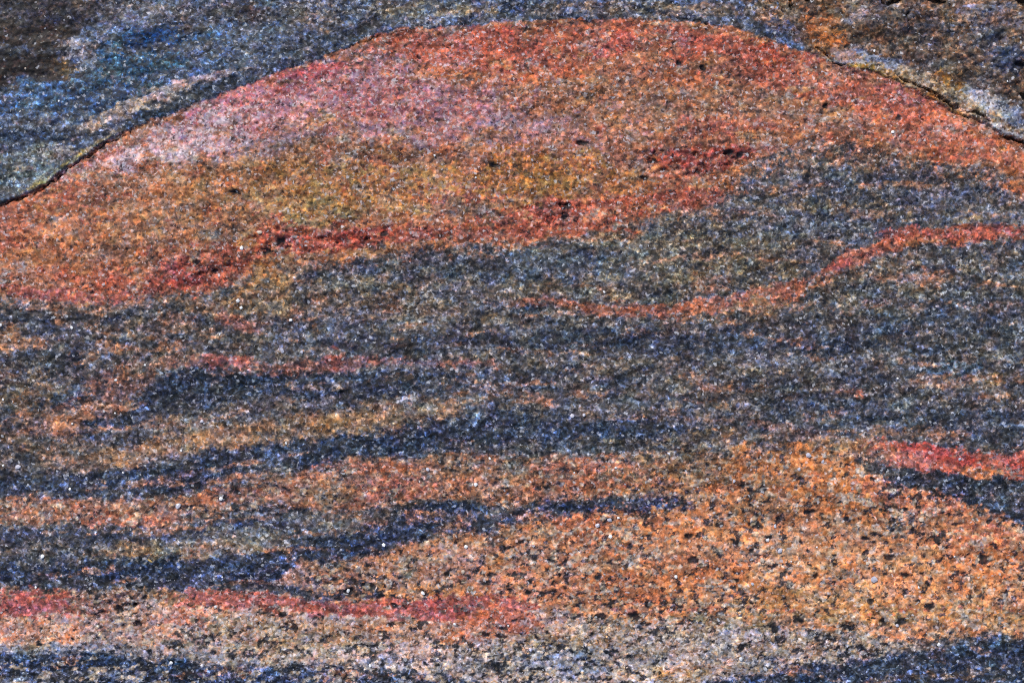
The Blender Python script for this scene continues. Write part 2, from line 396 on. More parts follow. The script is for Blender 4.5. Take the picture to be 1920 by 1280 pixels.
blob(1190, 340, 90, 34, (184, 118, 70), op=.8, ang=-25)
blob(1130, 300, 120, 30, (162, 102, 82), op=.7)
blob(1000, 240, 90, 30, (140, 108, 112), op=.7)
blob(1080, 170, 160, 50, (150, 100, 76), op=.7)
blob(1220, 210, 170, 60, (148, 104, 80), op=.8)
blob(1420, 190, 120, 44, (152, 108, 84), op=.8)
blob(1560, 220, 120, 30, (150, 112, 96), op=.7, ang=10)
blob(1400, 240, 150, 16, (170, 94, 80), op=.7)
# pink and lavender bloom in the upper left of the lens
blob(560, 200, 260, 54, (180, 128, 132), p=.36, op=.9, ang=-18)
blob(760, 210, 180, 56, (172, 116, 120), p=.28, op=.85, ang=6)
blob(350, 250, 120, 30, (184, 150, 158), p=.5, op=.9, ang=-24)
blob(400, 275, 80, 16, (178, 156, 166), p=.5, op=.8, ang=-6)
blob(440, 190, 110, 20, (172, 98, 112), p=.18, op=.8, ang=-26)
blob(500, 280, 90, 18, (156, 128, 138), p=.3, op=.7, ang=-18)
blob(590, 136, 66, 17, (196, 76, 92), p=.1, op=.95, ang=-13)
blob(680, 130, 60, 18, (176, 88, 96), p=.14, op=.8, ang=4)
blob(700, 212, 90, 12, (184, 92, 98), op=.8)
blob(345, 262, 30, 12, (190, 92, 108), op=.8, ang=-20)
blob(830, 165, 100, 22, (170, 100, 100), op=.7)
blob(940, 225, 110, 24, (154, 124, 136), p=.26, op=.8)
blob(720, 262, 130, 20, (144, 112, 114), p=.16, op=.7)
blob(640, 245, 80, 16, (170, 116, 124), op=.5)
# red along the crest
blob(900, 90, 160, 30, (182, 86, 64), op=.85, ang=3)
blob(760, 80, 90, 26, (170, 92, 74), op=.8, ang=-10)
blob(950, 68, 34, 12, (176, 56, 46), op=.85)
blob(870, 110, 90, 12, (184, 82, 58), op=.7, ang=14)
blob(860, 130, 90, 13, (192, 104, 54), op=.8, ang=6)
blob(960, 142, 80, 14, (204, 116, 66), op=.8)
blob(1050, 125, 60, 18, (196, 98, 68), op=.7)
blob(1100, 60, 110, 20, (148, 96, 80), op=.8)
blob(1140, 88, 60, 14, (180, 72, 72), op=.85, ang=-16)
blob(1170, 72, 30, 14, (178, 58, 60), op=.7)
blob(1290, 60, 120, 16, (162, 92, 74), op=.8, ang=5)
blob(1290, 105, 50, 14, (192, 82, 62), op=.8)
blob(1360, 80, 90, 16, (178, 66, 56), op=.9, ang=5)
blob(1440, 110, 90, 34, (176, 86, 64), op=.8, ang=22)
blob(1340, 140, 130, 24, (164, 94, 70), op=.7)
blob(1500, 155, 80, 26, (178, 92, 72), op=.8, ang=20)
blob(1560, 160, 90, 20, (192, 108, 84), op=.8, ang=34)
blob(1640, 205, 90, 24, (188, 108, 88), op=.8, ang=30)
blob(1690, 190, 60, 18, (202, 96, 86), op=.85, ang=38)
blob(1715, 180, 40, 8, (214, 116, 128), p=.3, op=.7, ang=38)
blob(1780, 240, 90, 28, (190, 108, 86), op=.85, ang=24)
blob(1820, 235, 44, 18, (206, 90, 62), op=.9, ang=24)
blob(1880, 290, 90, 34, (204, 116, 86), op=.9, ang=24)
blob(1780, 285, 100, 16, (188, 118, 86), op=.7, ang=14)
blob(1900, 330, 40, 22, (190, 112, 66), op=.8, ang=40)
blob(1600, 250, 130, 16, (160, 100, 78), op=.7, ang=6)
blob(1700, 275, 120, 12, (144, 104, 84), op=.6, ang=8)
blob(1500, 232, 60, 12, (178, 116, 82), op=.6)
# red lower rim of the lens
band([(230, 560, 560), (300, 500, 546), (380, 480, 548), (430, 468, 530), (480, 452, 498), (520, 425, 480), (600, 424, 478), (700, 428, 476), (780, 424, 462), (860, 424, 454), (920, 420, 446), (960, 385, 442), (1040, 374, 440), (1120, 380, 432), (1190, 372, 414), (1260, 360, 398), (1330, 350, 376), (1380, 330, 330)],
     (174, 80, 64), k=.9, soft=18, op=.75)
blob(640, 450, 130, 20, (176, 72, 62), op=.7)
blob(700, 440, 40, 12, (150, 52, 46), op=.6)
blob(400, 500, 40, 34, (182, 86, 70), op=.6, ang=-30)
blob(350, 520, 40, 14, (178, 72, 76), op=.6)
blob(340, 475, 50, 16, (172, 102, 76), op=.6)
blob(480, 520, 40, 22, (180, 128, 80), op=.7, ang=-30)
blob(590, 484, 110, 7, (176, 128, 92), op=.8, ang=-3)
blob(760, 464, 90, 7, (176, 116, 82), op=.8, ang=-6)
blob(880, 440, 80, 10, (164, 92, 70), op=.7)
blob(1050, 400, 90, 22, (168, 72, 56), op=.7)
blob(1010, 385, 30, 10, (116, 58, 50), op=.7)
blob(1105, 415, 30, 14, (178, 122, 96), op=.6)
blob(1140, 400, 30, 12, (180, 140, 110), op=.6)
blob(1060, 435, 120, 8, (184, 88, 64), op=.7)
blob(1270, 300, 44, 16, (146, 60, 56), op=.85, ang=12)
blob(1350, 300, 70, 18, (164, 82, 74), op=.8, ang=-10)
blob(1330, 250, 90, 16, (160, 88, 76), op=.6)
blob(1300, 340, 80, 20, (160, 88, 66), op=.7, ang=12)
blob(1370, 330, 60, 14, (150, 98, 62), op=.7, ang=-25)
blob(1210, 318, 34, 12, (96, 76, 62), op=.7, ang=-30)
blob(1365, 285, 40, 10, (84, 66, 58), op=.7, ang=10)
blob(1210, 395, 60, 16, (140, 92, 72), op=.6, ang=-14)
blob(1290, 385, 50, 10, (168, 108, 104), op=.6, ang=-10)
# dark tongue between the pink bloom and the crest
band([(560, 112, 122), (620, 104, 120), (680, 100, 120), (730, 98, 116), (780, 106, 108)], (92, 84, 96), soft=9, op=.8)
blob(660, 92, 44, 9, (160, 112, 104), op=.8, ang=-16)

# faint foliation streaks inside the dark layers, and patchy weathering in the lens
fol = WY - np.interp(WX, [0, 480, 960, 1440, 1920], [50, 0, -6, 6, 40])
st = vnoise(WX / 110, fol / 13, 4) + .6 * vnoise(WX / 46, fol / 8, 8); st = st / st.std()
lm = T.mean(axis=2); darkzone = sstep((.17 - lm) / .06) * np.interp(lm, [.05, .08], [.12, 1])
put(sstep((st - .75) / .9) * .62 * darkzone, (148, 114, 98), p=.14)
put(sstep((st - 1.5) / .8) * .5 * darkzone * (X < 1100), (160, 112, 92), p=.1)
put(sstep((-st - .7) / .9) * .5 * darkzone, (50, 56, 68))
lens = (PART == L) * 1.0
s2 = fbm(52, 24, 10, 4, .65); s3 = fbm(40, 22, 3, 4, .65)
put(sstep((s2 - .8) / .8) * .6 * lens, (190, 136, 92), p=.2)
put(sstep((-s2 - .9) / .8) * .5 * lens, (118, 74, 58), p=.05)
put(sstep((s3 - 1.0) / .8) * .45 * lens, (168, 148, 138), p=.3)
put(sstep((-s3 - 1.0) / .8) * .5 * lens, (176, 76, 58))
blob(560, 195, 300, 46, (196, 128, 138), p=.4, op=.40, ang=-17, soft=1.3)
blob(500, 185, 170, 20, (196, 92, 110), p=.2, op=.45, ang=-20, soft=1.2)
blob(720, 180, 160, 16, (194, 94, 106), p=.2, op=.45, ang=4, soft=1.2)
blob(360, 255, 130, 26, (196, 160, 168), p=.5, op=.5, ang=-22)
blob(830, 200, 280, 60, (182, 122, 124), p=.34, op=.42, ang=8, soft=1.4)
blob(600, 138, 70, 15, (196, 84, 98), op=.6, ang=-13)
blob(760, 212, 130, 12, (186, 96, 100), op=.5)
blob(640, 350, 240, 46, (188, 140, 82), op=.5, ang=-4)
blob(1000, 330, 160, 44, (184, 128, 64), op=.55)
blob(300, 400, 240, 60, (184, 128, 88), op=.35, ang=-16)
blob(1310, 300, 110, 24, (164, 66, 58), op=.5, ang=-4)
blob(1180, 385, 120, 16, (168, 78, 60), op=.5, ang=-8)
blob(1400, 90, 150, 22, (182, 78, 62), op=.5, ang=10)
blob(900, 85, 170, 22, (190, 84, 60), op=.55)
blob(1180, 75, 200, 26, (176, 84, 66), op=.4)
blob(1700, 220, 200, 36, (200, 104, 82), op=.45, ang=27)
blob(40, 745, 60, 12, (150, 114, 92), op=.5, ang=-20)
blob(180, 720, 90, 10, (150, 108, 96), op=.5, ang=-30)
blob(560, 690, 120, 9, (150, 104, 96), op=.4)
blob(240, 630, 110, 10, (140, 112, 96), op=.4, ang=10)
blob(640, 720, 120, 8, (110, 96, 92), op=.4)
gz = sstep((lm - .14) / .05) * (PART != L)
put(sstep((s3 - .9) / .7) * .5 * gz, (124, 118, 114), p=.2)

# ------------------------------------------------------------------ 2. blue-grey rock sheet over the upper left and the crest
XL = [-200, 0, 60, 100, 130, 165, 200, 260, 340, 420, 500, 560, 600, 640, 690, 760, 860, 960, 1040, 1130, 1220, 1300, 1380, 1440, 1490, 1530, 1560, 1640, 1690, 1720, 1760, 1800, 1850, 1890, 1920, 2100]
YL = [430, 386, 364, 342, 312, 292, 268, 238, 210, 176, 147, 126, 108, 92, 70, 53, 48, 42, 34, 34, 34, 40, 52, 72, 92, 100, 118, 132, 150, 168, 192, 214, 234, 254, 264, 330]
edge = np.interp(X, XL, YL) + 1.6 * fbm(30, 30, 7, 3) + 1.2 * fbm(6, 6, 8, 2)
sd_all = edge - Y                                   # >0 above the break
split = 1495 + (Y - 60) * .55 + 7 * fbm(28, 20, 9, 3)   # where the two upper sheets meet
isUR = X > split
top_m = sstep(sd_all / 6 + .5)
UL = pid('rock_body', None)
CLIP = np.where(isUR, 0.0, 1.0) * top_m
put(CLIP * 1.0, (80, 92, 118), d=0, p=.12, k=1.05, part=UL)
blob(50, 60, 130, 110, (56, 51, 50), k=.9, p=.02, op=.95)
blob(130, 20, 160, 26, (72, 70, 76), op=.7)
blob(60, 140, 90, 40, (50, 44, 42), p=.02, op=.85)
blob(128, 130, 26, 22, (98, 80, 56), op=.8, ang=20)
blob(320, 100, 150, 60, (38, 72, 120), p=.05, op=.98, ang=4, rough=.25)
blob(250, 150, 200, 50, (48, 78, 118), p=.06, op=.8, ang=-14)
blob(480, 60, 160, 40, (64, 80, 112), op=.6, ang=-8)
blob(300, 75, 80, 22, (30, 60, 112), op=.9)
blob(190, 60, 60, 22, (90, 102, 128), op=.7, ang=-30)
blob(150, 78, 40, 12, (134, 134, 150), p=.3, op=.8)
blob(160, 105, 26, 20, (128, 134, 154), p=.3, op=.6)
blob(270, 25, 70, 16, (104, 108, 122), op=.7)
blob(240, 40, 40, 14, (92, 92, 124), op=.7)
blob(500, 90, 130, 26, (72, 86, 116), op=.7, ang=-8)
blob(100, 190, 160, 40, (50, 80, 126), p=.08, op=.92, ang=-6)
blob(80, 225, 60, 14, (66, 90, 140), op=.6)
blob(30, 260, 70, 40, (74, 88, 108), op=.7)
blob(40, 330, 110, 40, (86, 98, 108), op=.85, ang=-18)
blob(200, 190, 80, 24, (56, 74, 108), op=.7, ang=-20)
blob(360, 140, 90, 16, (64, 82, 120), op=.7, ang=-10)
blob(420, 25, 120, 26, (78, 76, 84), op=.8)
blob(520, 25, 90, 30, (80, 84, 96), op=.7)
blob(480, 15, 30, 20, (58, 50, 48), op=.8)
blob(600, 40, 60, 30, (96, 92, 92), op=.7)
blob(670, 30, 60, 30, (72, 82, 108), op=.7)
blob(760, 14, 60, 12, (54, 52, 58), op=.8)
blob(640, 70, 90, 10, (52, 60, 76), op=.8, ang=-24)
blob(850, 20, 130, 16, (120, 114, 108), op=.8)
blob(800, 36, 90, 6, (96, 100, 112), op=.7)
blob(960, 18, 36, 8, (54, 70, 108), op=.8, ang=8)
blob(1050, 20, 90, 12, (104, 104, 116), op=.8)
blob(1150, 22, 90, 14, (124, 116, 118), op=.8)
blob(1130, 4, 120, 9, (120, 106, 92), op=.7)
blob(1290, 8, 90, 9, (138, 130, 122), op=.7)
blob(1230, 14, 46, 5, (50, 50, 56), op=.85, ang=12)
blob(1300, 30, 70, 6, (68, 72, 88), op=.85, ang=14)
blob(1390, 46, 60, 9, (84, 84, 94), op=.85, ang=26)
blob(1440, 66, 40, 8, (118, 118, 122), op=.7, ang=28)
blob(1370, 14, 90, 12, (108, 94, 86), op=.8, ang=12)
blob(1450, 26, 60, 22, (112, 88, 68), op=.85, ang=24)
blob(1500, 62, 40, 18, (96, 80, 70), op=.7, ang=30)
band([(640, 85, 96), (700, 62, 78), (780, 44, 57), (860, 40, 50), (960, 36, 46), (1040, 32, 37)], (72, 78, 94), soft=7, op=.8)
BS = pid('pale_band', 'pale tan streak running up along the lower edge of the blue-grey sheet')
band([(20, 330, 330), (70, 285, 318), (130, 258, 296), (190, 228, 262), (250, 196, 232), (300, 174, 208), (360, 154, 186), (400, 134, 172), (450, 128, 148), (510, 118, 132), (560, 110, 114)],
     (132, 126, 130), p=.28, soft=14, part=BS, op=.85)
blob(265, 205, 26, 12, (158, 140, 122), op=.8, ang=-35)
blob(315, 178, 40, 9, (166, 140, 140), op=.8, ang=-25)
blob(390, 150, 30, 9, (150, 128, 132), op=.8, ang=-20)
blob(210, 222, 50, 12, (132, 122, 116), op=.7, ang=-24)
blob(80, 300, 40, 20, (108, 110, 104), op=.7, ang=-25)
BD = pid('dark_band', 'narrow dark blue band hugging the red layer at the upper left')
band([(200, 252, 272), (230, 230, 256), (270, 212, 244), (330, 188, 218), (400, 156, 190), (450, 138, 174), (500, 122, 154), (560, 104, 132), (610, 88, 112), (660, 70, 94), (740, 50, 66), (820, 46, 52)],
     (56, 66, 90), p=.05, k=1.1, soft=8, part=BD)
lip = np.exp(-((sd_all - 7) / 4.5) ** 2) * np.clip((240 - X) / 60, 0, 1) * np.clip((X - 20) / 60, 0, 1) * (sd_all > 0)
CLIP = np.ones(X.shape)
put(lip * np.clip(.8 + .4 * MOT, 0, 1), (164, 150, 84), fray=.1)

# ------------------------------------------------------------------ 3. weathered brown rock sheet at the upper right
UR = pid('rock_body', None)
CLIP = np.where(isUR, 1.0, 0.0) * top_m
put(CLIP, (108, 88, 74), d=0, p=.07, k=.85, part=UR)
blob(1530, 40, 56, 30, (152, 94, 54), op=.9, ang=35)
blob(1570, 68, 34, 16, (176, 102, 46), op=.85, ang=20)
blob(1500, 14, 60, 14, (84, 72, 62), op=.7)
blob(1640, 20, 50, 18, (102, 92, 92), op=.8)
blob(1620, 28, 30, 6, (132, 134, 154), op=.7, ang=-25)
blob(1660, 60, 80, 20, (84, 72, 66), op=.7)
blob(1740, 45, 70, 22, (74, 74, 82), op=.7)
blob(1690, 80, 100, 20, (86, 76, 70), op=.7)
blob(1740, 110, 80, 26, (92, 82, 78), op=.8)
blob(1870, 30, 70, 34, (104, 100, 108), op=.7)
blob(1840, 14, 60, 10, (124, 128, 148), op=.7)
blob(1870, 80, 60, 36, (72, 72, 84), op=.8)
blob(1880, 118, 54, 26, (54, 62, 90), op=.75, ang=-10)
blob(1840, 60, 22, 14, (92, 92, 100), op=.6)
blob(1860, 160, 80, 22, (92, 82, 76), op=.8, ang=12)
blob(1900, 172, 34, 18, (70, 64, 64), op=.7)
blob(1600, 92, 34, 14, (78, 72, 76), op=.6)
PB = pid('pale_band', 'pale frosted streak of grains along the cracked lower edge')
band([(1515, 84, 100), (1560, 94, 118), (1600, 98, 128), (1660, 104, 140), (1720, 134, 166), (1780, 166, 196), (1830, 196, 222), (1880, 226, 250), (1920, 240, 264)],
     (168, 150, 130), p=.32, k=1.0, soft=14, part=PB, op=.85)
blob(1645, 104, 34, 11, (132, 146, 190), p=.4, op=.9, ang=12)
blob(1590, 98, 30, 12, (188, 146, 130), op=.8, ang=22)
blob(1550, 92, 26, 9, (182, 128, 80), op=.8, ang=22)
blob(1625, 124, 26, 8, (178, 140, 62), op=.85, ang=22)
blob(1660, 134, 34, 8, (176, 146, 96), op=.8, ang=28)
blob(1780, 158, 30, 12, (158, 118, 62), op=.8, ang=50)
blob(1730, 140, 30, 12, (158, 142, 132), op=.7, ang=30)
blob(1840, 196, 50, 14, (190, 186, 188), p=.45, op=.8, ang=32)
blob(1900, 212, 44, 20, (120, 126, 148), p=.3, op=.85, ang=30)
blob(1895, 246, 34, 9, (206, 202, 206), p=.5, op=.9, ang=18)
CLIP = np.ones(X.shape)
# orange-yellow lip of the main rock just below the crack, and pale pink patch
def seg_dist(pts, x=None, y=None):
    x = X if x is None else x; y = Y if y is None else y
    best = np.full(X.shape, 1e9); tt = np.zeros(X.shape); n = len(pts) - 1
    for i in range(n):
        (x0, y0), (x1, y1) = pts[i][:2], pts[i + 1][:2]
        dx, dy = x1 - x0, y1 - y0
        t = np.clip(((x - x0) * dx + (y - y0) * dy) / (dx * dx + dy * dy), 0, 1)
        d = np.hypot(x - x0 - t * dx, y - y0 - t * dy)
        w = d < best; best[w] = d[w]; tt[w] = ((i + t) / n)[w]
    return best, tt
d_, _ = seg_dist([(1741, 175), (1775, 190), (1800, 212), (1816, 222)])
put(np.exp(-(d_ / 3.2) ** 2) * .8, (190, 132, 60), fray=.2)
blob(1770, 200, 34, 6, (214, 176, 150), op=.6, ang=34)
blob(1850, 236, 26, 8, (214, 168, 150), p=.3, op=.7, ang=40)
blob(1840, 252, 26, 7, (200, 116, 84), op=.6, ang=20)

# ------------------------------------------------------------------ mottling that every layer shares
m1 = fbm(70, 34, 8, 3); m2 = fbm(30, 16, 10, 3); m3 = fbm(38, 20, 3, 3); m4 = fbm(16, 10, 1, 3)
lum = T.mean(axis=2)
T *= np.exp(.10 * m1 + .10 * m2 + .09 * m4)[..., None]
h = .06 * m3 + .07 * fbm(20, 13, 9, 3)
T[..., 0] *= np.exp(h * 1.1); T[..., 2] *= np.exp(-h * 1.3)
g = .05 * fbm(26, 16, 5, 3); T[..., 1] *= np.exp(g)

gr_ = T.mean(axis=2, keepdims=True); T = gr_ + (T - gr_) * .90
ex = np.maximum(T[..., 0] - 2.3 * T[..., 1], 0); T[..., 0] -= .14 * ex; T[..., 1] += .07 * ex; T[..., 2] += .06 * ex
T *= (1 - .08 * sstep(ex / .25))[..., None]
eb = np.maximum(T[..., 2] - 1.5 * T[..., 0], 0); T[..., 2] -= .26 * eb; T[..., 0] += .02 * eb
# ------------------------------------------------------------------ coarse dark mineral grains
D *= .86
nd = fbm(12, 8.5, 2, 4, .62) + .4 * fbm(44, 26, 6, 2)
nd = nd / nd[inner].std()
u = cdf(nd)
darkm = (u < D) & inner
pits = [(503, 470, 8, 7), (1092, 268, 11, 6), (1275, 118, 6, 5), (1318, 125, 7, 6), (225, 1141, 10, 8), (250, 1133, 8, 6), (272, 1119, 7, 5), (168, 1167, 7, 5), (183, 1153, 7, 6), (262, 1166, 7, 5),
        (372, 490, 10, 6), (405, 510, 8, 5), (1365, 286, 14, 6), (1388, 291, 7, 6), (1208, 334, 8, 7), (1222, 300, 12, 5), (1550, 199, 6, 5), (640, 736, 6, 6), (176, 549, 7, 3), (783, 107, 4, 4), (1245, 318, 9, 3),
        (1310, 322, 9, 3), (530, 452, 9, 5), (720, 438, 11, 6), (1062, 386, 14, 7), (1060, 405, 8, 7), (925, 310, 13, 5), (445, 362, 12, 5), (655, 1108, 12, 8), (690, 1100, 14, 9), (793, 1013, 9, 8), (840, 1078, 9, 7),
        (920, 1076, 9, 6), (866, 1092, 8, 7), (515, 1170, 8, 5), (553, 1177, 6, 10), (600, 1154, 6, 5), (740, 1137, 8, 5), (757, 1139, 6, 4), (1040, 1045, 9, 6), (1300, 1050, 13, 9), (1398, 910, 12, 6), (1520, 960, 12, 6),
        (1692, 957, 12, 6), (1625, 1010, 12, 6), (1668, 1045, 12, 7), (1845, 1048, 18, 12), (1700, 1078, 14, 8), (1528, 1080, 10, 6), (1380, 1088, 8, 6), (1190, 1158, 14, 10), (1080, 1155, 13, 6), (1125, 1155, 13, 8),
        (1450, 1180, 8, 12), (1500, 1160, 14, 10), (1745, 1136, 10, 7), (1575, 1175, 14, 5), (1690, 1165, 12, 6), (1390, 1215, 8, 9), (908, 1190, 13, 7), (1010, 1195, 10, 8), (940, 1195, 12, 5), (730, 1170, 14, 4), (1854, 978, 5, 5),
        (1660, 1168, 8, 10), (1635, 1128, 9, 6), (1350, 985, 9, 7), (1420, 985, 14, 7), (1290, 1005, 10, 8), (958, 1105, 6, 5), (680, 1040, 8, 4)]
PD = np.full(X.shape, 9.0)
for (cx, cy, rx, ry) in pits:
    r = np.hypot((X - cx + 1.6 * fbm(7, 7, 1, 1)) / rx, (Y - cy + 1.6 * GR) / ry); PD = np.minimum(PD, r)
hole = np.array([p[:2] for p in pits[:31]])
darkm |= (PD < 1) & inner
put(sstep((D - u) / .11 + .5) * (D > .01) * .93, (46, 50, 60), p=.05, k=1.2, fray=0)
put(sstep((1.05 - PD) / .35) * .95, (34, 36, 42), p=.0, k=.9, fray=0)
# pale coarse feldspar patches in the coarse layers
up = cdf(fbm(13, 9, 7, 2))
put(sstep((.02 + D * .75 - up) / .05 + .5) * (D > .05) * .55, (206, 192, 176), p=.2, fray=0)
# share of pale/dark is drawn by the shader grain by grain

# ------------------------------------------------------------------ relief
H = 26 * fbm(900, 700, 2, 2) * .35 + 5 * fbm(210, 130, 4, 2) * .6 + 1.5 * fbm(60, 36, 5, 2) + .5 * fbm(17, 12, 9, 2)
rough = 1.0 + .35 * top_m * isUR
H += rough * (.36 * fbm(7.5, 6.5, 3, 2) + .22 * fbm(4.2, 4.2, 7, 1))
H += 4.5 * np.exp(-((Y - np.interp(X, [0, 600, 1000, 1400, 1920], [440, 330, 250, 180, 300])) / 170) ** 2)   # the lens bulges a little
up_h = np.interp(X, [0, 230, 285, 700, 1000, 1500, 1560, 1700, 1920, 2200], [6, 5, 1.6, .8, .6, .8, 2, 6, 7, 7])
H += up_h * sstep(sd_all / 2.6 + .5)
H += isUR * top_m * (3.2 * fbm(50, 34, 1, 4, .6) * sstep((sd_all - 20) / 50))
H -= 2.2 * sstep((1.1 - PD) / .5) * 1.0
for (cx, cy) in hole: H -= 3.0 * np.exp(-(((X - cx) / 7) ** 2 + ((Y - cy) / 5) ** 2))
pit_zone = np.zeros(X.shape)
for (cx, cy, rx, ry) in ((1290, 305, 130, 34), (1060, 400, 120, 30), (620, 445, 170, 28), (390, 500, 70, 34), (240, 1140, 60, 26)):
    pit_zone = np.maximum(pit_zone, sstep((1.2 - np.hypot((X - cx) / rx, (Y - cy) / ry)) / .6))
pn = fbm(26, 17, 11, 4, .6)
pc = pit_zone * sstep((pn - .75) / .8)
H -= 4.5 * pc; H += pit_zone * 1.6 * fbm(18, 12, 6, 3)
put(pc * .6, (104, 56, 46), p=.03, fray=.4)
H -= .7 * sstep((D - u) / .06 + .5) * (D > .01)
crack_shade = np.zeros(X.shape)
def crack(pts, w, depth):
    global H, crack_shade
    jx = X + 1.6 * fbm(9, 9, 4, 2); jy = Y + 1.6 * fbm(9, 9, 6, 2)
    d, t = seg_dist(pts, jx, jy)
    ww = w * (np.sin(np.pi * np.clip(t, .04, .96)) ** .5) * np.clip(1 + .45 * fbm(24, 24, 8, 2), .25, 2)
    m = sstep((ww - d) / 1.8 + .5)
    H -= depth * m; crack_shade = np.maximum(crack_shade, m)
crack([(-30, 400), (0, 388), (60, 367), (100, 346), (128, 320), (150, 306), (172, 296), (200, 273), (235, 256), (270, 238)], 1.7, 6)
crack([(180, 284), (215, 268), (250, 250)], 1.2, 4)
crack([(640, 96), (700, 72), (762, 56)], 1.2, 4)
crack([(1530, 90), (1552, 104), (1563, 116), (1585, 122)], 2.2, 8)
crack([(1684, 138), (1697, 148), (1719, 158), (1741, 165), (1763, 180), (1789, 198), (1806, 208)], 2.2, 11)
crack([(1806, 207), (1826, 211), (1842, 214), (1852, 224), (1857, 232)], 2.4, 10)
crack([(1741, 176), (1762, 184), (1782, 194), (1800, 214), (1820, 222)], 1.5, 6)
crack([(1880, 254), (1897, 259), (1915, 263), (1960, 280)], 2.0, 10)
crack([(1482, -16), (1486, 14)], 3.0, 12)
crack([(1652, -6), (1666, 6), (1686, 3), (1700, -10)], 3.0, 12)
crack([(1505, -4), (1545, -3)], 6.0, 14)
crack([(1745, -3), (1775, 0)], 4.5, 12)
crack([(1910, -2), (1940, 6)], 5.0, 12)
crack([(1915, 176), (1940, 184)], 5.0, 12)
crack([(1908, 118), (1940, 124)], 3.4, 10)
crack([(1622, 146), (1640, 156)], 1.6, 5)
crack([(1704, 310), (1742, 324)], 1.8, 4)
crack([(1200, 14), (1240, 26), (1300, 36), (1330, 44)], 1.6, 4)
crack([(1705, 20), (1707, 46)], 1.8, 5)
crack([(1300, 322), (1318, 330)], 1.8, 4)
put(crack_shade * .65, (48, 42, 36), p=0, fray=0)  # shade inside the cracks, painted into the colour on top of the carving
P[crack_shade > .5] = 0
# away from the studied face the block rounds off and drops
ox = np.maximum(np.maximum(-80 - X, X - 2000), 0); oy = np.maximum(np.maximum(-80 - Y, Y - 1360), 0)
o = np.hypot(ox, oy)
H -= 30 * (o / 600) ** 2 + 1.2 * fbm(160, 160, 11, 3) * np.clip(o / 120, 0, 8)
ring = np.zeros(X.shape, bool); ring[0] = ring[-1] = True; ring[:, 0] = ring[:, -1] = True

